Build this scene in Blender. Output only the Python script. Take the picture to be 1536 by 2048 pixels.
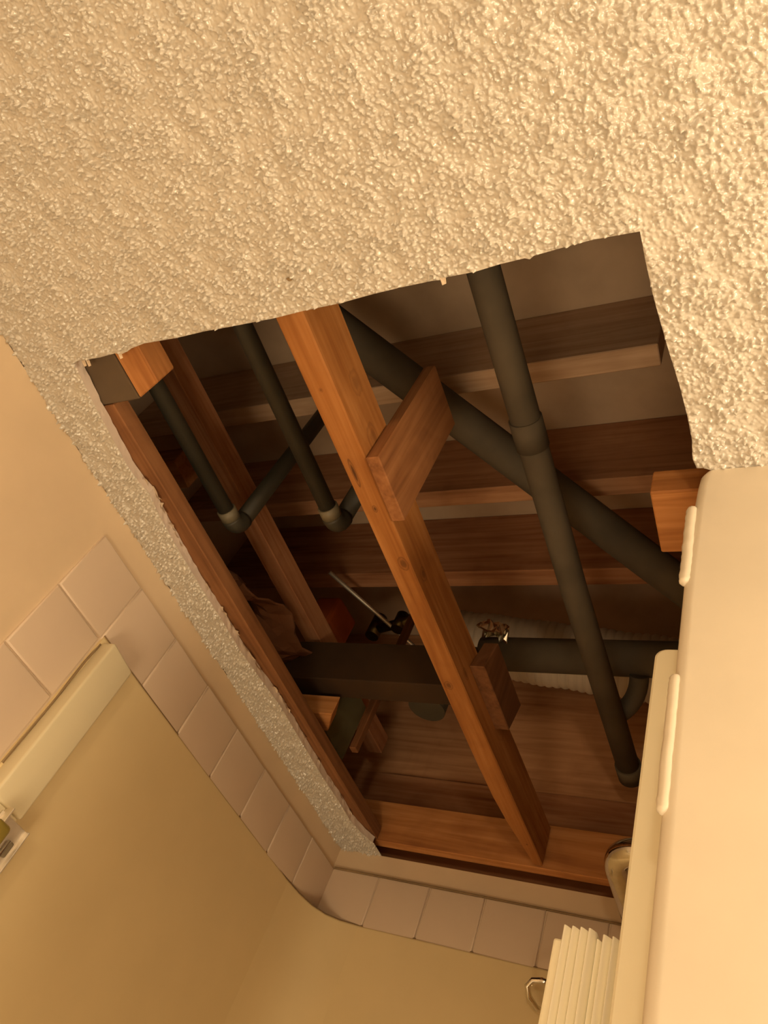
import bpy, bmesh, math, random
import numpy as np
from mathutils import Vector, Matrix

for o in list(bpy.data.objects):
    bpy.data.objects.remove(o)
scene = bpy.context.scene
C = scene.collection
random.seed(7)
rng = np.random.default_rng(7)

# ------------------------------------------------------------------ camera
# World frame: X to the right, Y towards the far end of the shower, Z up.
# Heights below are written above the lens (ZC = lens height over the floor).
ZC = 1.757
cam_d = bpy.data.cameras.new('camera')
cam_d.sensor_fit = 'VERTICAL'
cam_d.sensor_height = 24.0
cam_d.lens = 24.0 * 1523.89 / 2048.0
cam_d.clip_start = 0.01
cam = bpy.data.objects.new('camera', cam_d)
C.objects.link(cam)
R_ = Vector((0.876382, 0.335324, 0.345707))      # right
D_ = Vector((-0.056249, 0.784155, -0.618010))    # down
F_ = Vector((-0.478321, 0.522167, 0.706081))     # forward
m = Matrix.Identity(4)
for i in range(3):
    m[i][0] = R_[i]; m[i][1] = -D_[i]; m[i][2] = -F_[i]
m[2][3] = ZC
cam.matrix_world = m
scene.camera = cam

# ------------------------------------------------------------------ world and light
w = bpy.data.worlds.new('world')
scene.world = w
w.use_nodes = True
w.node_tree.nodes['Background'].inputs[0].default_value = (1.0, 0.72, 0.42, 1)
w.node_tree.nodes['Background'].inputs[1].default_value = 0.02

def bulb_or_fill(x, y, z, power):
    d = bpy.data.lights.new('vanity_or_fill_light', 'POINT')
    d.energy = power
    d.color = (1.0, 0.79, 0.50)
    d.shadow_soft_size = 0.05
    o = bpy.data.objects.new('vanity_or_fill_light', d)
    C.objects.link(o)
    o.location = (x, y, z + ZC)
for k in range(4):
    bulb_or_fill(0.50 + 0.14 * k, 0.24, 0.25, 5.2)
bulb_or_fill(0.22, -1.00, 0.05, 12.5)      # added fill light behind the lens for shower and partition, no fixture there
# unseen fill light added low in the room to brighten the cavity from below
wl = bpy.data.lights.new('cavity_fill_light', 'POINT')
wl.energy = 46.0
wl.color = (1.0, 0.79, 0.50)
wl.shadow_soft_size = 0.30
wlo = bpy.data.objects.new('cavity_fill_light', wl)
C.objects.link(wlo)
wlo.location = (0.12, -0.15, -1.25 + ZC)

vs = scene.view_settings
vs.view_transform = 'Standard'
vs.look = 'None'
vs.exposure = 0.0
vs.gamma = 1.0
vs.use_curve_mapping = False
scene.cycles.max_bounces = 10
scene.cycles.diffuse_bounces = 6

# ------------------------------------------------------------------ materials
def new_mat(name):
    mt = bpy.data.materials.new(name)
    mt.use_nodes = True
    nt = mt.node_tree
    return mt, nt, nt.nodes['Principled BSDF']

def node(nt, typ, **kw):
    n = nt.nodes.new(typ)
    for k, v in kw.items():
        setattr(n, k, v)
    return n

def ramp(nt, fac, stops):
    r = node(nt, 'ShaderNodeValToRGB')
    el = r.color_ramp.elements
    el[0].position, el[0].color = stops[0][0], (*stops[0][1], 1)
    el[1].position, el[1].color = stops[-1][0], (*stops[-1][1], 1)
    for p, c in stops[1:-1]:
        e = el.new(p); e.color = (*c, 1)
    nt.links.new(fac, r.inputs[0])
    return r.outputs[0]

def noise_tex(nt, coord, scale, detail=4, rough=0.55, dist=0.0, vec_scale=None):
    src = coord
    if vec_scale:
        mp = node(nt, 'ShaderNodeMapping')
        mp.inputs['Scale'].default_value = vec_scale
        nt.links.new(coord, mp.inputs['Vector'])
        src = mp.outputs[0]
    n = node(nt, 'ShaderNodeTexNoise')
    n.inputs['Scale'].default_value = scale
    n.inputs['Detail'].default_value = detail
    n.inputs['Roughness'].default_value = rough
    n.inputs['Distortion'].default_value = dist
    nt.links.new(src, n.inputs['Vector'])
    return n.outputs[0]

def add_bump(nt, b, height, strength, dist):
    bp = node(nt, 'ShaderNodeBump')
    bp.inputs['Strength'].default_value = strength
    bp.inputs['Distance'].default_value = dist
    nt.links.new(height, bp.inputs['Height'])
    nt.links.new(bp.outputs[0], b.inputs['Normal'])

def wood(name, dark, mid, light, axis, rough=0.75, stain=0.35, knots=()):
    """Sawn lumber; axis = grain direction 0/1/2. knots = (centre, scale, colour amount)"""
    mt, nt, b = new_mat(name)
    tc = node(nt, 'ShaderNodeTexCoord')
    co = tc.outputs['Object']
    s = [46.0, 46.0, 46.0]; s[axis] = 2.6
    s2 = [140.0, 140.0, 140.0]; s2[axis] = 7.0
    g = noise_tex(nt, co, 1.0, 3, 0.55, 0.9, s)
    g2 = noise_tex(nt, co, 1.0, 2, 0.5, 0.2, s2)
    mx = node(nt, 'ShaderNodeMath', operation='MULTIPLY_ADD')
    mx.inputs[1].default_value = 0.35
    nt.links.new(g2, mx.inputs[0]); nt.links.new(g, mx.inputs[2])
    col = ramp(nt, mx.outputs[0], [(0.38, dark), (0.62, mid), (0.88, light)])
    blot = noise_tex(nt, co, 9.0, 3, 0.6, 0.6)
    mr = node(nt, 'ShaderNodeMapRange')
    mr.inputs['From Min'].default_value = 0.48; mr.inputs['From Max'].default_value = 0.75
    mr.inputs['To Max'].default_value = stain
    nt.links.new(blot, mr.inputs[0])
    mix = node(nt, 'ShaderNodeMix', data_type='RGBA', blend_type='MULTIPLY')
    nt.links.new(mr.outputs[0], mix.inputs[0])
    nt.links.new(col, mix.inputs[6])
    mix.inputs[7].default_value = (0.42, 0.30, 0.22, 1)
    out = mix.outputs[2]
    for (kc, ks, amt) in knots:
        vm = node(nt, 'ShaderNodeVectorMath', operation='SUBTRACT')
        nt.links.new(co, vm.inputs[0]); vm.inputs[1].default_value = kc
        vsn = node(nt, 'ShaderNodeVectorMath', operation='MULTIPLY')
        nt.links.new(vm.outputs[0], vsn.inputs[0]); vsn.inputs[1].default_value = ks
        ln = node(nt, 'ShaderNodeVectorMath', operation='LENGTH')
        nt.links.new(vsn.outputs[0], ln.inputs[0])
        wob = node(nt, 'ShaderNodeMath', operation='MULTIPLY_ADD')
        wob.inputs[1].default_value = 0.5
        nt.links.new(g2, wob.inputs[0]); nt.links.new(ln.outputs['Value'], wob.inputs[2])
        f = ramp(nt, wob.outputs[0], [(0.0, (1, 1, 1)), (0.55, (0.75, 0.75, 0.75)), (0.72, (0.15,)*3), (0.9, (0.6,)*3), (1.0, (0, 0, 0))])
        sc = node(nt, 'ShaderNodeMath', operation='MULTIPLY')
        nt.links.new(f, sc.inputs[0]); sc.inputs[1].default_value = amt
        mk = node(nt, 'ShaderNodeMix', data_type='RGBA', blend_type='MIX')
        nt.links.new(sc.outputs[0], mk.inputs[0]); nt.links.new(out, mk.inputs[6])
        mk.inputs[7].default_value = (0.045, 0.016, 0.006, 1)
        out = mk.outputs[2]
    nt.links.new(out, b.inputs['Base Color'])
    b.inputs['Roughness'].default_value = rough
    b.inputs['Specular IOR Level'].default_value = 0.25
    add_bump(nt, b, mx.outputs[0], 0.35, 0.0012)
    return mt

def paint(name, col, rough=0.5, var=0.06, bump=0.15, bscale=160.0, bdist=0.0006, spec=0.4):
    mt, nt, b = new_mat(name)
    tc = node(nt, 'ShaderNodeTexCoord')
    n = noise_tex(nt, tc.outputs['Object'], 7.0, 4)
    lo = tuple(c * (1 - var) for c in col); hi = tuple(min(1, c * (1 + var)) for c in col)
    nt.links.new(ramp(nt, n, [(0.3, lo), (0.7, hi)]), b.inputs['Base Color'])
    b.inputs['Roughness'].default_value = rough
    b.inputs['Specular IOR Level'].default_value = spec
    n2 = noise_tex(nt, tc.outputs['Object'], bscale, 3)
    add_bump(nt, b, n2, bump, bdist)
    return mt

def metal(name, col, rough=0.2):
    mt, nt, b = new_mat(name)
    tc = node(nt, 'ShaderNodeTexCoord')
    n = noise_tex(nt, tc.outputs['Object'], 60.0, 3)
    nt.links.new(ramp(nt, n, [(0.3, tuple(c * 0.85 for c in col)), (0.7, col)]), b.inputs['Base Color'])
    b.inputs['Metallic'].default_value = 1.0
    b.inputs['Roughness'].default_value = rough
    return mt

M = {}
M['ceiling'] = paint('popcorn_paint', (0.555, 0.515, 0.455), rough=0.20, var=0.03, bump=0.35, bscale=420.0, bdist=0.0008, spec=1.0)
M['wall'] = paint('cream_wall_paint', (0.675, 0.53, 0.37), rough=0.5, bump=0.2, bscale=120)
M['partition'] = paint('partition_paint', (0.72, 0.65, 0.54), rough=0.5, bump=0.2, bscale=90)
M['tile'] = paint('pinkish_glazed_tile', (0.665, 0.535, 0.42), rough=0.35, var=0.03, bump=0.1, bscale=40)
M['grout'] = paint('tile_grout', (0.60, 0.49, 0.38), rough=0.9)
M['surround'] = paint('surround_panel', (0.78, 0.635, 0.37), rough=0.45, var=0.03, bump=0.05)
M['bar_vinyl'] = paint('yellowed_vinyl', (0.70, 0.62, 0.43), rough=0.4, var=0.02, bump=0.05)
M['vinyl'] = paint('cream_vinyl', (0.88, 0.83, 0.65), rough=0.4, var=0.02, bump=0.05)
M['white_vinyl'] = paint('ivory_vinyl', (0.94, 0.90, 0.76), rough=0.35, var=0.02, bump=0.05)
M['gypsum'] = paint('gypsum_edge', (0.62, 0.53, 0.47), rough=0.95, var=0.15, bump=0.6, bscale=220, bdist=0.001)
M['paper'] = paint('torn_paper', (0.62, 0.50, 0.38), rough=0.95, var=0.15)
M['abs'] = paint('black_drain_plastic', (0.035, 0.030, 0.020), rough=0.55, var=0.3, bump=0.1)
M['abs_hazed'] = paint('haze_tinted_black_plastic', (0.10, 0.08, 0.055), rough=0.8, var=0.3, bump=0.1)  # black plastic greyed: lens glare over the right-hand pipes is painted in
M['dark_beam'] = paint('black_painted_beam', (0.036, 0.016, 0.004), rough=0.85, var=0.35, bump=0.3)
M['olive'] = paint('olive_painted_wood', (0.12, 0.11, 0.055), rough=0.8, var=0.2)
M['chrome'] = metal('chrome', (0.80, 0.77, 0.70), 0.12)
M['brushed'] = metal('bright_plate', (0.92, 0.86, 0.76), 0.55)
M['foil'] = metal('foil', (0.9, 0.88, 0.8), 0.18)
M['grey_face'] = paint('grey_rubber_face', (0.22, 0.18, 0.12), rough=0.6)
M['duct'] = paint('white_flexible_duct', (0.62, 0.54, 0.44), rough=0.6, var=0.1)
M['coupling'] = paint('pale_coupling', (0.15, 0.125, 0.08), rough=0.5, var=0.3)
M['kraft'] = paint('insulation_kraft', (0.20, 0.085, 0.040), rough=0.9, var=0.2, bump=0.3, bscale=40, bdist=0.003)
M['orange'] = paint('orange_insulation', (0.50, 0.12, 0.03), rough=0.9, var=0.25)
M['knob'] = paint('olive_plastic', (0.25, 0.19, 0.04), rough=0.25, var=0.15)
M['caulk'] = paint('dark_caulk', (0.25, 0.17, 0.09), rough=0.9, var=0.3)
M['attic_side'] = paint('haze_tinted_cavity_board', (0.50, 0.36, 0.245), rough=0.9, var=0.15)  # lighter and greyer base stands in for the glare veil over the cavity
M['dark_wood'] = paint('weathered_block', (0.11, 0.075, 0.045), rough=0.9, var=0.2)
M['room_wall'] = paint('brown_room_wall', (0.42, 0.34, 0.25), rough=0.6)
M['floor'] = paint('floor_vinyl', (0.40, 0.36, 0.30), rough=0.5)
FIR = ((0.27, 0.10, 0.030), (0.42, 0.175, 0.055), (0.54, 0.25, 0.09))
RED = ((0.22, 0.085, 0.036), (0.36, 0.16, 0.075), (0.46, 0.23, 0.115))
M['fir_y'] = wood('fir_along_y', *FIR, 1)
M['fir_x'] = wood('fir_along_x', *FIR, 0)
M['fir_z'] = wood('fir_upright', *FIR, 2, stain=0.6)
M['rim_x'] = wood('rim_wood', (0.34, 0.15, 0.065), (0.50, 0.26, 0.13), (0.62, 0.34, 0.18), 0)
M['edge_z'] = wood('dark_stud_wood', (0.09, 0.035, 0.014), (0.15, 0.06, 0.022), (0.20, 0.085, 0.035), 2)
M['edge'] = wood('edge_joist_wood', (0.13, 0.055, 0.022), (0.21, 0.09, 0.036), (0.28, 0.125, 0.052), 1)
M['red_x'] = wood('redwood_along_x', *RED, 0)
M['red_y'] = wood('redwood_along_y', *RED, 1)
M['red_z'] = wood('redwood_upright', *RED, 2)

# ------------------------------------------------------------------ mesh helpers
def link_mesh(name, verts, faces, mat, parent=None, smooth=False, origin=None):
    """verts in camera-height coordinates; object origin at its base centre."""
    v = np.asarray(verts, float).copy()
    v[:, 2] += ZC
    if origin is None:
        lo, hi = v.min(0), v.max(0)
        origin = np.array([(lo[0] + hi[0]) / 2, (lo[1] + hi[1]) / 2, lo[2]])
    else:
        origin = np.asarray(origin, float) + (0, 0, ZC)
    me = bpy.data.meshes.new(name)
    me.from_pydata((v - origin).tolist(), [], faces)
    me.validate()
    bm = bmesh.new(); bm.from_mesh(me)
    bmesh.ops.recalc_face_normals(bm, faces=bm.faces)
    bm.to_mesh(me); bm.free()
    if smooth:
        me.polygons.foreach_set('use_smooth', [True] * len(me.polygons))
    me.materials.append(mat)
    o = bpy.data.objects.new(name, me)
    C.objects.link(o)
    o.location = origin
    if parent is not None:
        o.parent = parent
        o.location = Vector(origin) - parent.location
    return o

def empty(name, loc):
    o = bpy.data.objects.new(name, None)
    o.empty_display_size = 0.03
    C.objects.link(o)
    o.location = (loc[0], loc[1], loc[2] + ZC)
    return o

def tag(o, label=None, cat=None, group=None, kind=None):
    if label: o['label'] = label
    if cat: o['category'] = cat
    if group: o['group'] = group
    if kind: o['kind'] = kind
    return o

def box_geo(x0, x1, y0, y1, z0, z1, bev=0.0, skew=None, seg=1):
    bm = bmesh.new()
    bmesh.ops.create_cube(bm, size=1.0)
    for v in bm.verts:
        v.co = Vector(((x0 + x1) / 2 + v.co.x * (x1 - x0), (y0 + y1) / 2 + v.co.y * (y1 - y0), (z0 + z1) / 2 + v.co.z * (z1 - z0)))
    if skew:
        for v in bm.verts:
            v.co = Vector(skew(v.co))
    if bev > 0:
        bmesh.ops.bevel(bm, geom=bm.edges[:], offset=bev, segments=seg, profile=0.5, affect='EDGES')
    bm.verts.index_update()
    V = [tuple(v.co) for v in bm.verts]; Fc = [[v.index for v in f.verts] for f in bm.faces]
    bm.free()
    return V, Fc

def box(name, x0, x1, y0, y1, z0, z1, mat, parent=None, bev=0.0015, skew=None, seg=1):
    V, Fc = box_geo(x0, x1, y0, y1, z0, z1, bev, skew, seg)
    return link_mesh(name, V, Fc, mat, parent)

def loft(stations, ring):
    """stations: list of rings (same count, closed section); capped."""
    n = len(stations[0]); V = []; Fc = []
    for r in stations: V += [tuple(p) for p in r]
    for i in range(len(stations) - 1):
        for k in range(n):
            a = i * n + k; b2 = i * n + (k + 1) % n
            Fc.append([a, b2, b2 + n, a + n])
    Fc.append(list(range(n))[::-1]); Fc.append([(len(stations) - 1) * n + k for k in range(n)])
    return V, Fc

def tube_geo(pts, rad, n=16, caps=True):
    pts = [Vector(p) for p in pts]
    rads = rad if isinstance(rad, (list, tuple)) else [rad] * len(pts)
    t0 = (pts[1] - pts[0]).normalized()
    up = Vector((0, 0, 1)) if abs(t0.z) < 0.9 else Vector((1, 0, 0))
    u = t0.cross(up).normalized()
    rings = []
    for i, p in enumerate(pts):
        if i == 0: t = pts[1] - pts[0]
        elif i == len(pts) - 1: t = pts[-1] - pts[-2]
        else: t = (pts[i + 1] - pts[i]).normalized() + (pts[i] - pts[i - 1]).normalized()
        t.normalize()
        u = (u - t * u.dot(t)).normalized()
        v = t.cross(u)
        rings.append([p + (u * math.cos(2 * math.pi * k / n) + v * math.sin(2 * math.pi * k / n)) * rads[i] for k in range(n)])
    return loft(rings, None)

def tube(name, pts, rad, mat, parent=None, n=16):
    V, Fc = tube_geo(pts, rad, n)
    o = link_mesh(name, V, Fc, mat, parent, smooth=True)
    me = o.data
    for p in me.polygons:
        if len(p.vertices) > 4: p.use_smooth = False
    return o

def bez(p0, p1, p2, n=10):
    p0, p1, p2 = Vector(p0), Vector(p1), Vector(p2)
    return [(p0 * (1 - k / n) ** 2 + p1 * 2 * (k / n) * (1 - k / n) + p2 * (k / n) ** 2) for k in range(n + 1)]

def merge(*geos):
    V = []; Fc = []
    for v, f in geos:
        b = len(V); V += list(v); Fc += [[i + b for i in q] for q in f]
    return V, Fc

# ================================================================== SETTING
H = 0.643            # ceiling underside
XL = -0.859          # left wall face
YE = 1.3206          # end wall face
YP = 0.450           # partition face
ZF = -ZC             # floor

# ---- hole outline (plan of the cut in the ceiling)
near = [(-0.772, 0.2200), (-0.766, 0.2165), (-0.726, 0.2180), (-0.700, 0.2170), (-0.690, 0.2195), (-0.680, 0.2180), (-0.672, 0.2155),
        (-0.650, 0.2130), (-0.600, 0.2150), (-0.560, 0.2145), (-0.531, 0.2155), (-0.466, 0.2170), (-0.430, 0.2160), (-0.386, 0.2165), (-0.350, 0.2148),
        (-0.318, 0.2142), (-0.285, 0.2146), (-0.274, 0.2160), (-0.270, 0.2142), (-0.243, 0.2150), (-0.219, 0.2132), (-0.196, 0.2128), (-0.192, 0.2148), (-0.188, 0.2125),
        (-0.165, 0.2112), (-0.138, 0.2102), (-0.119, 0.2110), (-0.100, 0.2120)]
right = [(-0.0995, 0.236), (-0.098, 0.267), (-0.0955, 0.293), (-0.092, 0.325), (-0.088, 0.356), (-0.0855, 0.387), (-0.0845, 0.415), (-0.0865, 0.436), (-0.084, 0.4475)]
left = [(-0.766, 1.2745), (-0.780, 1.240), (-0.788, 1.202), (-0.786, 1.150), (-0.7885, 1.075), (-0.787, 0.980), (-0.784, 0.864), (-0.790, 0.800), (-0.795, 0.731),
        (-0.7935, 0.660), (-0.794, 0.589), (-0.792, 0.520), (-0.789, 0.474), (-0.786, 0.445), (-0.781, 0.417), (-0.787, 0.400), (-0.789, 0.370), (-0.785, 0.320), (-0.780, 0.270), (-0.774, 0.235)]
inner = right + [(-0.078, 0.4480), (-0.068, 0.4530), (0.36, 0.4530), (0.36, 1.2745)] + left   # continues over the shower behind the partition
hole = near + inner
hp = np.array(hole)

def in_poly(px, py, poly):
    x = poly[:, 0]; y = poly[:, 1]; xj = np.roll(x, 1); yj = np.roll(y, 1)
    ins = np.zeros(px.shape, bool)
    for a, b2, c, d in zip(x, y, xj, yj):
        cond = ((b2 > py) != (d > py))
        with np.errstate(divide='ignore', invalid='ignore'):
            xi = (c - a) * (py - b2) / (d - b2 + 1e-15) + a
        ins ^= cond & (px < xi)
    return ins

def nearest_on(poly, P):
    best = np.full(len(P), 1e9); Q = P.copy()
    for i in range(len(poly)):
        a = poly[i]; b2 = poly[(i + 1) % len(poly)]; ab = b2 - a
        t = np.clip(((P - a) @ ab) / (ab @ ab), 0, 1)
        q = a + t[:, None] * ab
        d = np.linalg.norm(P - q, axis=1)
        k = d < best; best[k] = d[k]; Q[k] = q[k]
    return Q

# ---- popcorn ceiling: a real relief on a fine grid where it is seen closely
def band(shape, cell, lo, hi, seed):
    r = np.random.default_rng(seed).standard_normal(shape)
    f = np.fft.rfft2(r)
    ky = np.fft.fftfreq(shape[0], cell)[:, None]; kx = np.fft.rfftfreq(shape[1], cell)[None, :]
    k2 = (2 * np.pi) ** 2 * (kx ** 2 + ky ** 2)
    g = np.exp(-k2 * lo * lo / 2) - np.exp(-k2 * hi * hi / 2)
    o = np.fft.irfft2(f * g, s=shape)
    return o / o.std()

def build_ceiling():
    cell = 0.0011
    x0, x1, y0, y1 = XL, 0.141, -0.22, YE
    nx = int(round((x1 - x0) / cell)) + 1; ny = int(round((y1 - y0) / cell)) + 1
    xs = np.linspace(x0, x1, nx); ys = np.linspace(y0, y1, ny)
    X, Y = np.meshgrid(xs, ys)
    a = band(X.shape, cell, 0.0012, 0.0029, 3)
    b2 = band(X.shape, cell, 0.0007, 0.0016, 4)
    c = band(X.shape, cell, 0.0060, 0.0300, 5)
    pk = np.clip(a + 0.35 * c - 0.25, 0, 2.6)
    relief = 0.0029 * pk ** 0.8 * (0.85 + 0.15 * np.clip(b2, -1.5, 1.5)) + 0.00045 * np.clip(b2, -0.4, 2.5) + 0.0005 * c
    Z = H - relief - 0.0
    ccx = (X[:-1, :-1] + X[1:, 1:]) / 2; ccy = (Y[:-1, :-1] + Y[1:, 1:]) / 2
    keep = ~in_poly(ccx, ccy, hp)
    keep &= ~((ccy > 0.475) & (ccx > -0.70) & (ccy < 1.2745))
    keep &= ~((ccy > 1.2745) & (ccx > -0.764))
    used = np.zeros(X.shape, bool); cnt = np.zeros(X.shape, int)
    for dy in (0, 1):
        for dx in (0, 1):
            used[dy:ny - 1 + dy, dx:nx - 1 + dx] |= keep
            cnt[dy:ny - 1 + dy, dx:nx - 1 + dx] += keep
    edge = used & (cnt < 4)
    edge[0, :] = edge[-1, :] = False; edge[:, 0] = edge[:, -1] = False
    P = np.stack([X[edge], Y[edge]], 1)
    Q = nearest_on(hp, P)
    ok = np.linalg.norm(P - Q, axis=1) < cell * 1.6
    P[ok] = Q[ok]
    X[edge] = P[:, 0]; Y[edge] = P[:, 1]
    Z[edge] = H + 0.0002
    idx = np.full(X.shape, -1); idx[used] = np.arange(used.sum())
    j, i = np.nonzero(keep)
    quads = np.stack([idx[j, i], idx[j + 1, i], idx[j + 1, i + 1], idx[j, i + 1]], 1)   # faces down
    V = np.stack([X[used], Y[used], Z[used] + ZC], 1)
    # the rest of the bathroom ceiling, outside the close view
    b0 = len(V)
    ex = [(-0.859, -1.3), (1.0, -1.3), (1.0, -0.22), (-0.859, -0.22), (0.141, -0.22), (1.0, 0.475), (0.141, 0.475)]
    V = np.vstack([V, [(p, q, H + ZC) for p, q in ex]])
    big = np.array([[b0, b0 + 3, b0 + 2, b0 + 1], [b0 + 4, b0 + 6, b0 + 5, b0 + 2]])
    quads = np.vstack([quads, big])
    me = bpy.data.meshes.new('ceiling')
    me.vertices.add(len(V)); me.vertices.foreach_set('co', V.ravel())
    me.loops.add(quads.size); me.loops.foreach_set('vertex_index', quads.ravel().astype(np.int32))
    me.polygons.add(len(quads))
    me.polygons.foreach_set('loop_start', np.arange(0, quads.size, 4, dtype=np.int32))
    me.update(calc_edges=True)
    me.polygons.foreach_set('use_smooth', np.ones(len(quads), bool))
    me.materials.append(M['ceiling'])
    o = bpy.data.objects.new('ceiling', me)
    C.objects.link(o)
    tag(o, kind='structure')
    return o
ceiling = build_ceiling()

def strip(poly_pts, z0, z1, name, mat, parent, off=0.0, jit=0.0):
    """A low upright band along a polyline with slight thickness going outwards."""
    V = []; Fc = []
    n = len(poly_pts)
    for i, (x, y) in enumerate(poly_pts):
        dz = random.uniform(-jit, jit)
        V += [(x, y, z0), (x + off + random.uniform(-jit, jit), y, (z0 + z1) / 2), (x + off * 1.5 + random.uniform(-jit, jit), y, z1 + dz)]
    for i in range(n - 1):
        for k in (0, 1):
            a = i * 3 + k
            Fc.append([a, a + 3, a + 4, a + 1])
    return link_mesh(name, V, Fc, mat, parent)

def densify(pts, step=0.006, jit=0.0008):
    out = []
    for a, b2 in zip(pts[:-1], pts[1:]):
        d = math.hypot(b2[0] - a[0], b2[1] - a[1]); k = max(1, int(d / step))
        for i in range(k):
            t = i / k
            out.append((a[0] + (b2[0] - a[0]) * t + random.uniform(-jit, jit), a[1] + (b2[1] - a[1]) * t))
    out.append(pts[-1])
    return out

cut = densify(left[::1] + [(-0.772, 0.2200)], 0.008, 0.0004)
strip(cut, H - 0.0004, H + 0.0127, 'drywall_edge', M['gypsum'], ceiling, 0.0, 0.0006)
strip(densify(near, 0.01, 0.0), H, H + 0.0125, 'drywall_edge', M['gypsum'], ceiling)
strip(densify(right, 0.01, 0.0), H, H + 0.0125, 'drywall_edge', M['gypsum'], ceiling)

# ragged facing paper along the cut
def flakes():
    geos = []
    spots = [(-0.786, 0.452, 1.3), (-0.787, 0.405, 1.0), (-0.783, 0.425, 1.2), (-0.789, 0.485, 0.9), (-0.7915, 0.50, 1.1), (-0.7925, 0.515, 0.9), (-0.794, 0.60, 1.0), (-0.793, 0.655, 1.1), (-0.794, 0.68, 1.0),
             (-0.794, 0.70, 1.1), (-0.795, 0.735, 1.2), (-0.794, 0.755, 1.4), (-0.792, 0.78, 1.1), (-0.787, 0.835, 1.0), (-0.785, 0.862, 1.1), (-0.784, 0.885, 0.9),
             (-0.786, 0.96, 0.8), (-0.788, 1.03, 0.9), (-0.787, 1.09, 0.8), (-0.786, 1.14, 0.9), (-0.787, 1.19, 0.8)]
    for (x, y, s) in spots:
        z = H + 0.0115
        L = 0.014 * s * random.uniform(0.7, 1.4); Wd = 0.0062 * s * random.uniform(0.6, 1.2)
        V = []
        for k in range(4):
            t = k / 3
            yy = y + (t - 0.5) * L
            V += [(x - 0.001, yy, z), (x + Wd * (0.4 + random.random() * 0.8), yy + random.uniform(-.001, .001), z - 0.003 + random.uniform(-0.003, 0.002))]
        Fc = [[2 * k, 2 * k + 1, 2 * k + 3, 2 * k + 2] for k in range(3)]
        geos.append((V, Fc))
    for (x, y) in ((-0.755, 0.221), (-0.748, 0.222), (-0.693, 0.221), (-0.274, 0.2165)):
        V = [(x - 0.003, y - 0.004, H), (x + 0.003, y - 0.004, H), (x + 0.002, y + 0.003, H - 0.001), (x - 0.002, y + 0.0035, H - 0.002)]
        geos.append((V, [[0, 1, 2, 3]]))
    V, Fc = merge(*geos)
    o = link_mesh('torn_paper', V, Fc, M['paper'], ceiling)
    tag(o, kind='stuff')
flakes()
# small chip stuck in the ceiling texture
V, Fc = box_geo(-0.4315, -0.4275, 0.1795, 0.1830, H - 0.0042, H - 0.001, 0.0008, lambda c: (c[0] + (c[1] - 0.18) * 0.6, c[1], c[2]))
tag(link_mesh('chip', V, Fc, M['caulk'], ceiling), 'dark loose chip')

# ---- left wall with its tiles
def quad_prism(name, corners_zx, mat, parent=None):
    pass

wall_left = box('wall_left', XL - 0.10, XL, -1.3, YE + 0.12, ZF, H, M['wall'], bev=0)
tag(wall_left, kind='structure')
wall_end = box('wall_end', XL, 0.40, YE, YE + 0.10, ZF, H, M['wall'], bev=0)
tag(wall_end, kind='structure')

def tile_mesh(w_, h_, t=0.0055, bev=0.0028):
    """Tile in its own plane: u (width) x v (height), front at +t; local origin bottom centre of the back."""
    V, Fc = box_geo(-w_ / 2, w_ / 2, -0.002, t, 0, h_, 0)
    bm = bmesh.new()
    bv = [bm.verts.new(v) for v in V]
    for f in Fc: bm.faces.new([bv[i] for i in f])
    fr = [e for e in bm.edges if all(v.co.y > t - 1e-6 for v in e.verts)]
    bmesh.ops.bevel(bm, geom=fr, offset=bev, segments=3, profile=0.5, affect='EDGES')
    bmesh.ops.recalc_face_normals(bm, faces=bm.faces)
    me = bpy.data.meshes.new('tile')
    bm.to_mesh(me); bm.free()
    for p in me.polygons: p.use_smooth = True
    me.materials.append(M['tile'])
    try:
        me.set_sharp_from_angle(angle=math.radians(60))
    except Exception:
        pass
    return me

tile_me = {}
def tile_on(wall, side, u0, u1, z0, z1, gap=0.0022):
    w_ = u1 - u0 - gap; h_ = z1 - z0 - gap
    key = (round(w_, 4), round(h_, 4))
    if key not in tile_me: tile_me[key] = tile_mesh(*key)
    o = bpy.data.objects.new('tile', tile_me[key])
    C.objects.link(o)
    tilt = random.uniform(-0.004, 0.004); tz = random.uniform(-0.004, 0.004)
    prot = random.uniform(-0.0004, 0.0004)
    if side == 'left':      # front faces +X
        o.rotation_euler = (tilt, 0, -math.pi / 2 + tz)
        loc = Vector((XL + prot, (u0 + u1) / 2, z0 + gap / 2 + ZC))
    else:                   # front faces -Y
        o.rotation_euler = (tilt, 0, math.pi + tz)
        loc = Vector(((u0 + u1) / 2, YE - prot, z0 + gap / 2 + ZC))
    o.parent = wall
    o.location = loc - wall.location
    return o

ty = [0.451, 0.5535, 0.660, 0.769, 0.878, 0.990, 1.098, 1.206, 1.3185]
for i in range(8):
    tile_on(wall_left, 'left', ty[i], ty[i + 1], 0.498, 0.600)
for k in range(1, 8):
    tile_on(wall_left, 'left', ty[0], ty[1], 0.498 - 0.101 * k, 0.498 - 0.101 * (k - 1))
tx = [-0.8575, -0.749, -0.641, -0.532, -0.4205, -0.313, -0.205, -0.097]
for i in range(7):
    tile_on(wall_end, 'end', tx[i], tx[i + 1], 0.494, 0.600)
# grout bedding behind the tiles
box('grout_bed', XL - 0.001, XL + 0.0022, 0.4525, 1.3195, -0.30, 0.599, M['grout'], wall_left, bev=0)
box('grout_bed', XL + 0.001, -0.095, YE - 0.0022, YE + 0.001, 0.30, 0.599, M['grout'], wall_end, bev=0)
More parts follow.
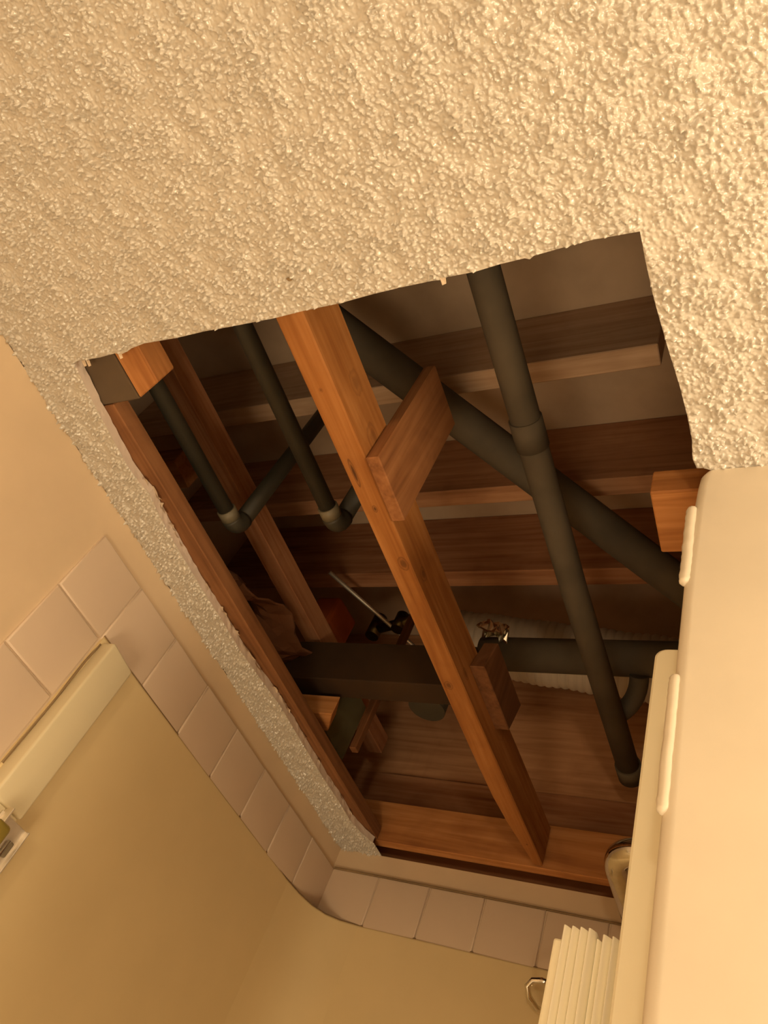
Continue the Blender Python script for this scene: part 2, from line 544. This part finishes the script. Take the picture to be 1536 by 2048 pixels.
# dark caulk at the joint between end wall and tile, and the ceiling corner
V, Fc = tube_geo([(XL + 0.006, YE - 0.0035, 0.6005), (-0.6, YE - 0.003, 0.6012), (-0.35, YE - 0.003, 0.6005), (-0.1, YE - 0.003, 0.601)], 0.0022, 8)
tag(link_mesh('caulk_line', V, Fc, M['caulk'], wall_end), 'brown stained caulk line')

# ---- partition at the right of the shower opening
def partition():
    r = 0.010
    prof = [(0.9, YP), (-0.086 + r, YP)]
    for k in range(1, 7):
        a = math.pi / 2 * k / 6
        prof.append((-0.086 + r - r * math.sin(a), YP + r - r * math.cos(a)))
    prof += [(-0.086, 0.60), (0.9, 0.60)]
    zs = [ZF, 0.0, 0.20, 0.40, 0.50, 0.585, 0.622, 0.6365, H - 0.0005]
    off = [0.0, 0.0, -0.0008, -0.001, -0.001, 0.001, 0.003, 0.0045, 0.008]
    rings = []
    for z, o in zip(zs, off):
        rings.append([(x + (o if x < 0 else 0), y, z) for x, y in prof])
    V, Fc = loft(rings, None)
    o = link_mesh('wall_partition', V, Fc, M['partition'], smooth=True)
    o.data.set_sharp_from_angle(angle=math.radians(35))
    return tag(o, kind='structure')
part = partition()
def bead(z0, z1, x, wd, name='paint_bead'):
    pts = []; rad = []
    n = 34
    for i in range(n + 1):
        t = (1 - math.cos(math.pi * i / n)) / 2; z = z0 + (z1 - z0) * t
        pts.append((x + random.uniform(-0.0003, 0.0003), YP + 0.0045, z))
        e = min(min(t, 1 - t) * (z1 - z0) / wd, 1.0)
        rad.append(wd * math.sqrt(max(0.0, 1 - (1 - e) ** 2)) * random.uniform(0.96, 1.03) + 0.0002)
    o = tube(name, pts, rad, M['partition'], part, 10)
    return o
bead(0.488, 0.590, -0.0855, 0.0052)
bead(0.279, 0.392, -0.0855, 0.0046)

# unseen sides of the bathroom, they return the light
tag(box('floor', -0.96, 1.1, -1.4, 1.42, ZF - 0.05, ZF, M['floor'], bev=0), kind='structure')
tag(box('wall_back', XL, 1.0, -1.4, -1.3, ZF, H, M['room_wall'], bev=0), kind='structure')
tag(box('wall_right', 1.0, 1.1, -1.4, YE + 0.1, ZF, H, M['room_wall'], bev=0), kind='structure')
tag(box('wall_shower_right', 0.30, 0.40, 0.60, YE, ZF, H, M['wall'], bev=0), kind='structure')

# ---- shell of the floor cavity above
tag(box('wall_cavity_left', -1.32, -1.28, -0.6, 1.5, H + 0.02, 1.30, M['attic_side'], bev=0), kind='structure')
tag(box('wall_cavity_right', 1.06, 1.10, -0.6, 1.5, H + 0.02, 1.30, M['attic_side'], bev=0), kind='structure')
tag(box('wall_cavity_back', -1.32, 1.10, -0.66, -0.6, H + 0.02, 1.30, M['attic_side'], bev=0), kind='structure')
subfloor = tag(box('ceiling_subfloor', -1.32, 1.10, -0.66, 1.5, 1.286, 1.31, M['attic_side'], bev=0), kind='structure')

# ================================================================== SHOWER FITTINGS
def surround():
    path = [(-0.8515, 0.556), (-0.852, 0.70), (-0.853, 0.90), (-0.853, 1.10), (-0.852, 1.19), (-0.848, 1.235), (-0.838, 1.272), (-0.820, 1.297), (-0.793, 1.310), (-0.755, 1.3135), (-0.64, 1.3135), (-0.40, 1.3135), (-0.12, 1.3135), (0.29, 1.3135)]
    def off(p, d):
        out = []
        for i in range(len(p)):
            a = Vector(p[max(i - 1, 0)]); b2 = Vector(p[min(i + 1, len(p) - 1)])
            t = (b2 - a).normalized()
            out.append((p[i][0] + t.y * d, p[i][1] - t.x * d))
        return out
    back = off(path, -0.0055)
    mid = off(path, -0.0020)
    mid2 = off(path, -0.0005)
    zb = ZF + 0.1
    rings = [[(back[i][0], back[i][1], zb), (path[i][0], path[i][1], zb), (path[i][0], path[i][1], 0.5005), (mid2[i][0], mid2[i][1], 0.5030), (mid[i][0], mid[i][1], 0.5042), (back[i][0], back[i][1], 0.5042)] for i in range(len(path))]
    o = empty('shower_surround', (-0.80, 1.27, zb))
    for nm, a, b2 in (('side_panel', 0, 4), ('corner_panel', 4, 9), ('end_panel', 9, len(path) - 1)):
        V, Fc = loft(rings[a:b2 + 1], None)
        p = link_mesh(nm, V, Fc, M['surround'], o, smooth=True)
        p.data.set_sharp_from_angle(angle=math.radians(50))
    tag(o, 'smooth cream shower surround panels with a rounded inner corner below the tile row', 'shower surround')
    cl = [(x, y, 0.5045) for x, y in off(path, -0.003)]
    c = tube('caulk_bead', cl[:], [0.0016 + 0.0006 * random.random() for _ in cl], M['caulk'], o, 8)
    tag(c, 'stained brown caulk bead')
    return o
sur = surround()

def jamb_bar(name, x0, x1, z0, z1, label, group=None):
    root = empty(name, ((x0 + x1) / 2, 0.583, z0))
    tag(root, label, 'door jamb')
    return root
lj = jamb_bar('shower_jamb', -0.852, -0.826, ZF + 0.1, 0.4965, 'cream box jamb standing upright on the left shower wall beside the tile column')
V, Fc = box_geo(-0.8535, -0.8270, 0.559, 0.613, 0.262, 0.4965, 0.0035, lambda c: (c[0], c[1], c[2] - (0.006 if (c[2] > 0.4 and c[1] > 0.58) else 0)), 3)
bar = link_mesh('jamb_bar', V, Fc, M['bar_vinyl'], lj, smooth=True)
bar.data.set_sharp_from_angle(angle=math.radians(40))
V, Fc = box_geo(-0.8535, -0.832, 0.561, 0.611, ZF + 0.1, 0.262, 0.001)
link_mesh('lower_post', V, Fc, M['bar_vinyl'], lj)
V, Fc = tube_geo([(-0.8525, 0.5575, 0.30), (-0.8520, 0.5578, 0.40), (-0.8525, 0.5570, 0.46), (-0.8523, 0.5580, 0.492)], 0.0018, 8)
tag(link_mesh('caulk_bead', V, Fc, M['caulk'], lj), 'cracked brown caulk bead')

# latch at the lower end of the left jamb
lt = empty('shower_door_latch', (-0.826, 0.595, 0.19))
tag(lt, 'shiny metal strike channel with an olive knob on the left jamb, at the picture edge', 'door latch')
V, Fc = merge(box_geo(-0.8315, -0.8295, 0.585, 0.632, 0.12, 0.258, 0.0004),
              box_geo(-0.8315, -0.8235, 0.630, 0.632, 0.12, 0.258, 0.0003),
              box_geo(-0.8315, -0.8190, 0.588, 0.590, 0.12, 0.264, 0.0003))
link_mesh('channel', V, Fc, M['brushed'], lt)
tube('rod', [(-0.823, 0.614, 0.12), (-0.823, 0.614, 0.238)], 0.0022, M['chrome'], lt, 10)
V, Fc = box_geo(-0.831, -0.8265, 0.616, 0.626, 0.222, 0.240, 0.002, None, 2)
tag(link_mesh('catch', V, Fc, M['grey_face'], lt), 'small dark catch')
V, Fc = box_geo(-0.8180, -0.797, 0.566, 0.590, 0.208, 0.242, 0.006, None, 3)
tag(link_mesh('knob', V, Fc, M['knob'], lt, smooth=True), 'olive translucent plastic knob')
V, Fc = tube_geo([(-0.810, 0.587, 0.214), (-0.8105, 0.5965, 0.214)], 0.005, 12)
link_mesh('knob_stem', V, Fc, M['knob'], lt, smooth=True)

# right jamb: rounded-top cream strip at the partition end
def rjamb():
    root = empty('shower_jamb', (-0.105, 0.56, ZF + 0.1))
    tag(root, 'tall cream jamb strip with a rounded top against the partition end, right of the opening', 'door jamb')
    y0, y1 = 0.540, 0.592
    xa, xb, zt = -0.1235, -0.085, 0.499
    r = 0.010
    prof = [(xb, ZF + 0.1), (xa, ZF + 0.1), (xa, zt - r)]
    for k in range(1, 8):
        a = math.pi / 2 * k / 7
        prof.append((xa + r - r * math.cos(a), zt - r + r * math.sin(a)))
    prof.append((xb, zt))
    V, Fc = loft([[(x, y0 + 0.002, z) for x, z in [(p + (0.002 if p < -0.1 else 0), q - (0.002 if q > 0.4 else 0)) for p, q in prof]], [(x, y0, z) for x, z in [(p + (0.004 if p < -0.1 else 0), q - (0.004 if q > 0.4 else 0)) for p, q in prof]]][::-1] + [[(x, y1, z) for x, z in prof]], None)
    o = link_mesh('jamb_strip', V, Fc, M['vinyl'], root)
    return root
rjamb()

# folded accordion screen behind the right jamb
def accordion():
    root = empty('accordion_shower_door', (-0.16, 0.62, ZF + 0.1))
    tag(root, 'ivory ribbed accordion shower door folded flat beside the right cream jamb', 'shower door')
    y0 = 0.62; s = y0 / 0.52
    zt = 0.2715; zb = ZF + 0.1
    xs = np.linspace(-0.1815, -0.1560, 5)
    def pleat(xa, xb, ztop, yf):
        pts = []
        for t, d in ((0, 0), (0.04, 0.0032), (0.10, 0.0050), (0.18, 0.0058), (0.30, 0.0057), (0.5, 0.0046), (0.8, 0.0020), (1.0, 0.0)):
            pts.append((xa + (xb - xa) * t, yf - d))
        pts += [(xb, yf + 0.03), (xa, yf + 0.03)]
        V, Fc = loft([[(x, y, zb) for x, y in pts], [(x, y, ztop) for x, y in pts]], None)
        o = link_mesh('pleat', V, Fc, M['white_vinyl'], root, smooth=True)
        o.data.set_sharp_from_angle(angle=math.radians(50))
    for k in range(4):
        pleat(xs[k] + 0.0002, xs[k + 1] - 0.0002, zt + 0.0004 * k, y0)
    pleat(-0.1557, -0.1515, zt - 0.004, y0 + 0.004)
    pleat(-0.1512, -0.1443, zt - 0.001, y0 + 0.001)
    pleat(-0.1440, -0.1385, zt - 0.001, y0 + 0.001)
    pleat(-0.1382, -0.1290, zt - 0.001, y0 + 0.002)
    V, Fc = box_geo(-0.1905, -0.1818, y0 + 0.006, y0 + 0.04, zb, 0.2655, 0.002, None, 2)
    tag(link_mesh('lead_post', V, Fc, M['vinyl'], root), 'plain cream lead post')
    return root
accordion()

# bent chrome bar high in the shower corner
def grab_bar():
    root = empty('chrome_bar', (-0.27, 1.05, 0.55))
    tag(root, 'thick bent chrome bar high by the end wall, half hidden by the right jamb', 'grab bar')
    z = 0.578
    pts = [(0.296, 1.038, z), (-0.18, 1.038, z)] + bez((-0.205, 1.038, z), (-0.259, 1.040, z), (-0.261, 1.100, z), 12) + [(-0.261, 1.20, z), (-0.261, 1.316, z)]
    tube('bar_tube', pts, 0.0185, M['chrome'], root, 32)
    tube('wall_flange', [(-0.261, 1.3185, z), (-0.261, 1.310, z)], [0.034, 0.032], M['chrome'], root, 32)
def hook():
    root = empty('shower_hook', (-0.395, 1.30, 0.43))
    tag(root, 'small bent chrome hook on the end wall, half hidden by the accordion door', 'hook')
    pts = [(-0.385, 1.310, 0.440), (-0.398, 1.29, 0.437), (-0.407, 1.272, 0.444), (-0.410, 1.262, 0.455), (-0.402, 1.258, 0.463), (-0.388, 1.258, 0.466), (-0.372, 1.26, 0.464)]
    tube('hook_arm', pts, 0.0045, M['chrome'], root, 12)
    tube('wall_flange', [(-0.385, 1.3128, 0.440), (-0.385, 1.308, 0.440)], [0.012, 0.011], M['chrome'], root, 20)
grab_bar()
hook()

# ================================================================== CAVITY: LUMBER
JM = 'fir_y'
# main furring joist across the hole
def main_joist():
    st = [(-0.25, -0.477, -0.441), (0.22, -0.4757, -0.4405), (0.40, -0.4735, -0.4395), (0.60, -0.4722, -0.4388), (0.80, -0.472, -0.437), (0.95, -0.4718, -0.4355), (1.08, -0.4695, -0.4335), (1.15, -0.464, -0.4325), (1.22, -0.455, -0.431), (1.278, -0.4475, -0.4305)]
    zb = 0.6565; b = 0.0018
    rings = []
    for y, xa, xb in st:
        zt = 0.7295 + 0.002 * math.sin(y * 7)
        rings.append([(xa + b, y, zb), (xb - b, y, zb), (xb, y, zb + b), (xb, y, zt - b), (xb - b, y, zt), (xa + b, y, zt), (xa, y, zt - b), (xa, y, zb + b)])
    V, Fc = loft(rings, None)
    v = np.array(V); lo, hi = v.min(0), v.max(0)
    org = np.array([(lo[0] + hi[0]) / 2, (lo[1] + hi[1]) / 2, lo[2]])
    def K(x, y, z): return tuple(np.array([x, y, z]) - org)
    knots = [(K(-0.462, 0.425, 0.6565), (210, 36, 160), 0.97), (K(-0.455, 0.480, 0.6565), (210, 120, 160), 0.9),
             (K(-0.4485, 0.570, 0.6565), (95, 62, 95), 0.7), (K(-0.4385, 0.605, 0.675), (120, 60, 90), 0.5),
             (K(-0.4600, 0.805, 0.6565), (110, 75, 110), 0.65), (K(-0.4375, 0.80, 0.675), (150, 60, 110), 0.4),
             (K(-0.4585, 0.312, 0.6565), (300, 240, 300), 0.55), (K(-0.4395, 0.33, 0.70), (120, 40, 60), 0.35), (K(-0.4395, 0.40, 0.69), (120, 35, 60), 0.4),
             (K(-0.4435, 1.215, 0.6565), (380, 300, 300), 0.8), (K(-0.4365, 0.96, 0.70), (100, 30, 50), 0.25)]
    M['main'] = wood('fir_knotty', (0.20, 0.066, 0.015), (0.31, 0.118, 0.028), (0.42, 0.18, 0.055), 1, knots=knots, stain=0.3)
    o = link_mesh('furring_joist', V, Fc, M['main'])
    return tag(o, 'knotty orange fir joist running through the middle of the ceiling hole', 'joist')
main_joist()
SK = lambda k: (lambda c: c)
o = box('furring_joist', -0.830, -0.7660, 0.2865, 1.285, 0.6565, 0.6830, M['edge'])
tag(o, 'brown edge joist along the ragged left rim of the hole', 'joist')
V, Fc = box_geo(-0.7165, -0.675, -0.10, 0.268, 0.6565, 0.694, 0.0015, lambda c: (c[0], c[1] + (0.016 if (c[1] > 0.2 and c[0] < -0.7) else 0), c[2]))
tag(link_mesh('cut_stub', V, Fc, M['fir_y']), 'short orange wood stub sawn off at a slant, near left corner of the hole', 'wood block')
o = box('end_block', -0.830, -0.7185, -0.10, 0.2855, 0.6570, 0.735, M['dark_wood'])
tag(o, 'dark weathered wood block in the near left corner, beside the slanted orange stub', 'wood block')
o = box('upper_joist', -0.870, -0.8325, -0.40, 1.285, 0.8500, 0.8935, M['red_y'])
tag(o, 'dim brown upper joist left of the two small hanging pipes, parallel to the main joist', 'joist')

# cross joists carrying the floor above
M['pale_x'] = wood('haze_tinted_joist_wood', (0.40, 0.25, 0.15), (0.52, 0.34, 0.215), (0.62, 0.42, 0.28), 0, stain=0.2)  # nearest joist paler than the others, glare veil mixed into its wood colour
M['brown_x'] = wood('brown_joist_wood', (0.26, 0.12, 0.058), (0.41, 0.20, 0.10), (0.52, 0.28, 0.15), 0)
def cross(y0, y1, label, mat='red_x', x1=1.06):
    o = box('cross_joist', -1.28, x1, y0, y1, 1.100, 1.285, M[mat])
    return tag(o, label, 'joist', 'floor joists crossing above the hole')
cross(0.534, 0.5715, 'cross joist nearest the near rim of the hole, passing above the wooden hanger top', 'pale_x', -0.172)
cross(0.773, 0.8095, 'middle one of the reddish cross joists, lit strip beside the foot of the wooden hanger', 'brown_x')
cross(0.981, 1.0225, 'reddish cross joist farthest from the near rim, just before the white duct')

# rim at the far end
o = box('rim_board', -1.28, 1.06, 1.372, 1.41, 0.857, 1.285, M['rim_x'])
tag(o, 'wide upper rim board with horizontal grain closing the far end of the cavity', 'board')
o = box('rim_board', -1.28, 1.06, 1.366, 1.41, 0.60, 0.855, M['red_x'])
tag(o, 'lower dark rim board at the far end, behind the orange ledger', 'board')
o = box('ledger_board', -0.862, 0.30, 1.290, 1.312, 0.6570, 0.7425, M['fir_x'])
tag(o, 'orange ledger board along the end wall, where the main joist ends', 'board')
# cut top plate at the partition
o = box('top_plate', -0.1335, 0.30, 0.4825, 0.5645, 0.6570, 0.6945, M['fir_x'])
tag(o, 'sawn end of the top plate over the partition at the right of the hole', 'wood block')
# hanger nailed to the main joist
hang_mat = wood('hanger_wood', (0.15, 0.055, 0.020), (0.25, 0.10, 0.035), (0.34, 0.145, 0.055), 2, stain=0.7)
o = box('wood_hanger', -0.4388, -0.4210, 0.4055, 0.5005, 0.6550, 0.875, hang_mat)
tag(o, 'short upright board nailed to the right side of the main joist', 'board')
V, Fc = box_geo(-0.4365, -0.4130, 0.80, 0.945, 0.690, 0.7550, 0.0015, lambda c: (c[0], c[1] + (c[2] - 0.69) * 0.3, c[2]))
tag(link_mesh('wood_scab', V, Fc, M['edge_z']), 'dim wood scab fixed to the right side of the main joist by the shiny foil', 'board')
# blocking at the lower left of the hole
V, Fc = box_geo(-0.905, -0.747, 0.955, 1.007, 0.700, 0.740, 0.0015, lambda c: (c[0] - (0.032 if (c[0] > -0.8 and c[1] > 0.98) else 0), c[1], c[2]))
tag(link_mesh('wood_block', V, Fc, M['fir_x']), 'yellowish wood block on the edge joist at the lower left of the hole', 'wood block')
o = box('blocking_post', -0.875, -0.806, 1.035, 1.125, 0.720, 0.848, M['olive'])
tag(o, 'olive painted post just past the yellowish block', 'post')
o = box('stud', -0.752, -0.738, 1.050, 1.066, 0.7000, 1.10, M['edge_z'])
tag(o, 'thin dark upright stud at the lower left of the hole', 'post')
# black painted beam lying over the joists
V, Fc = merge(box_geo(-1.20, -0.500, 0.921, 0.972, 0.7500, 0.840, 0.002))
tag(link_mesh('box_beam', V, Fc, M['dark_beam']), 'black painted beam lying across the joists left of the main joist', 'beam')

# ================================================================== CAVITY: PIPES
def pipe(name, pts, r, mat, label, n=24, group=None):
    o = tube(name, pts, r, mat, None, n)
    return tag(o, label, 'pipe', group)
# A: long slim pipe running with the joist
t = empty('drain_pipe', (-0.30, 0.7, 0.83))
tag(t, 'long slim dark pipe running parallel to the main joist, crossing over the others', 'pipe')
tube('pipe_run', [(-0.310, -0.35, 0.850), (-0.3105, 0.40, 0.850), (-0.3095, 0.80, 0.850), (-0.301, 1.24, 0.850)], 0.0205, M['abs_hazed'], t, 28)
tube('end_socket', [(-0.301, 1.235, 0.850), (-0.3005, 1.272, 0.850)], 0.0235, M['abs_hazed'], t, 28)
tube('coupling', [(-0.3105, 0.49, 0.850), (-0.3105, 0.535, 0.850)], 0.0225, M['abs_hazed'], t, 28)
tube('branch', bez((-0.262, 1.068, 0.918), (-0.266, 1.115, 0.895), (-0.305, 1.120, 0.868)), 0.0165, M['abs_hazed'], t, 20)
# B: thick diagonal
t = empty('diagonal_pipe', (-0.40, 0.70, 0.98))
tag(t, 'thick dark pipe crossing the cavity on a diagonal under the cross joists', 'pipe')
d0 = Vector((-0.560, 0.492, 1.035)); d1 = Vector((-0.2045, 0.927, 1.02)); dd = (d1 - d0)
tube('pipe_run', [d0 - dd * 0.35, d0, d1, d1 + dd * 0.75], 0.031, M['abs_hazed'], t, 32)
# C and D: two small pipes with upturned ends
def small_pipe(xa, xb, yend, label, rz):
    t = empty('small_pipe', (xa, 0.4, 0.73))
    tag(t, label, 'pipe', None)
    z = 0.750
    tube('pipe_run', [(xa, -0.25, z), (xb, yend - 0.012, z)], 0.0125, M['abs'], t, 20)
    tube('coupling', [(xb, yend - 0.018, z), (xb, yend + 0.002, z)], 0.0150, M['coupling'], t, 20)
    tube('elbow', [(xb, yend, z)] + bez((xb, yend + 0.004, z), (xb + 0.002, yend + 0.018, z), (xb + 0.002, yend + 0.018, z + 0.020), 6) , 0.0155, M['abs'], t, 20)
    tube('riser', [(xb + 0.002, yend + 0.018, z + 0.018), (xb + 0.002, yend + 0.018, rz)], 0.0140, M['abs'], t, 20)
small_pipe(-0.777, -0.7775, 0.548, 'small black pipe with an upturned end, left one of the two beside the edge joist', 1.095)
small_pipe(-0.590, -0.5945, 0.556, 'small black pipe with an upturned end, the one next to the main joist', 1.095)
# E: dark pipe in front of the flexible duct
pipe('cross_pipe', [(-0.560, 1.062, 0.950), (0.6, 1.062, 0.950)], 0.0325, M['abs_hazed'], 'dark level pipe right of the main joist in front of the white duct', 32)
# hanging pipe stub under the beam
t = pipe('pipe_stub', [(-0.601, 1.0065, 0.766), (-0.601, 1.0065, 0.920)], 0.034, M['abs'], 'capped black pipe stub fixed to the far side of the black beam', 28)
# white corrugated duct
def duct():
    a = Vector((-0.74, 1.165, 1.085)); b2 = Vector((-0.10, 1.272, 1.085)); L = (b2 - a).length
    n = 420; pts = []; rad = []
    for i in range(n + 1):
        t = i / n
        pts.append(a.lerp(b2, t))
        ph = (t * L) / 0.017
        rad.append(0.066 + 0.0034 * abs(math.sin(math.pi * ph)) ** 0.7 + 0.0012 * math.sin(t * 37) - 0.0)
    o = tube('flexible_duct', pts, rad, M['duct'], None, 40)
    return tag(o, 'pale corrugated flexible duct behind the dark level pipe', 'duct')
duct()
# crumpled foil
def crumple(name, pts_fn, nu, nv, amp, mat, label, cat, seed):
    r = np.random.default_rng(seed)
    V = []; Fc = []
    for j in range(nv + 1):
        for i in range(nu + 1):
            p = np.array(pts_fn(i / nu, j / nv)) + r.uniform(-1, 1, 3) * amp
            V.append(tuple(p))
    for j in range(nv):
        for i in range(nu):
            a = j * (nu + 1) + i
            Fc.append([a, a + 1, a + nu + 2, a + nu + 1])
    # back side gives it thickness
    base = len(V)
    V += [(x, y, z + 0.004) for x, y, z in V[:base]]
    Fc += [[q + base for q in f][::-1] for f in Fc[:]]
    rim = [i for i in range(nu + 1)] + [j * (nu + 1) + nu for j in range(1, nv + 1)] + [nv * (nu + 1) + i for i in range(nu - 1, -1, -1)] + [j * (nu + 1) for j in range(nv - 1, 0, -1)]
    for k in range(len(rim)):
        p, q = rim[k], rim[(k + 1) % len(rim)]
        Fc.append([p, p + base, q + base, q])
    o = link_mesh(name, V, Fc, mat)
    return tag(o, label, cat)
crumple('foil_tape', lambda u, v: (-0.548 + 0.045 * u, 0.985 + 0.016 * u + 0.025 * v, 0.945 + 0.03 * math.sin(3 * v)), 8, 5, 0.005, M['foil'], 'crumpled shiny foil tape beside the main joist at the start of the dark level pipe', 'foil', 2)
def batt(u, v):
    x = -0.965 + 0.12 * u + 0.02 * v; y = 0.70 + 0.26 * v
    return (x, y, 0.797 + 0.022 * math.sin(u * 5 + v * 3) + 0.018 * math.sin(v * 9 - u * 2))
o = crumple('insulation_batt', batt, 10, 16, 0.004, M['kraft'], 'crumpled brown paper faced insulation behind the edge joist', 'insulation', 5)
V, Fc = box_geo(-1.01, -0.945, 1.05, 1.135, 1.02, 1.099, 0.008, lambda c: (c[0] + 0.1 * (c[1] - 1.09), c[1], c[2]), 2)
tag(link_mesh('insulation_chunk', V, Fc, M['orange']), 'deep orange insulation chunk glowing dimly beyond the left upper joist', 'insulation')
tube_o = tube('thin_conduit', [(-0.905, 0.930, 1.050), (-0.785, 1.148, 1.050), (-0.76, 1.20, 1.05)], 0.0045, M['brushed'], None, 12)
tag(tube_o, 'thin grey metal conduit slanting down behind the black beam', 'pipe')
t = empty('valve', (-0.86, 1.13, 1.02))
tag(t, 'dim brass coloured valve body glinting above the black beam', 'valve')
M['brass'] = metal('dull_brass', (0.16, 0.12, 0.05), 0.4)
tube('valve_body', [(-0.87, 1.118, 1.04), (-0.87, 1.118, 1.10)], [0.016, 0.016], M['brass'], t, 20)
tube('valve_arm', [(-0.87, 1.118, 1.06), (-0.80, 1.10, 1.065), (-0.77, 1.09, 1.066)], 0.011, M['brass'], t, 16)
tube('valve_cap', [(-0.80, 1.10, 1.045), (-0.80, 1.10, 1.09)], 0.015, M['brass'], t, 20)

o = box('wood_block', -1.255, -1.150, 0.605, 0.675, 1.045, 1.098, M['fir_x'])
tag(o, 'small dim wood block far up behind the left one of the two small pipes', 'wood block')
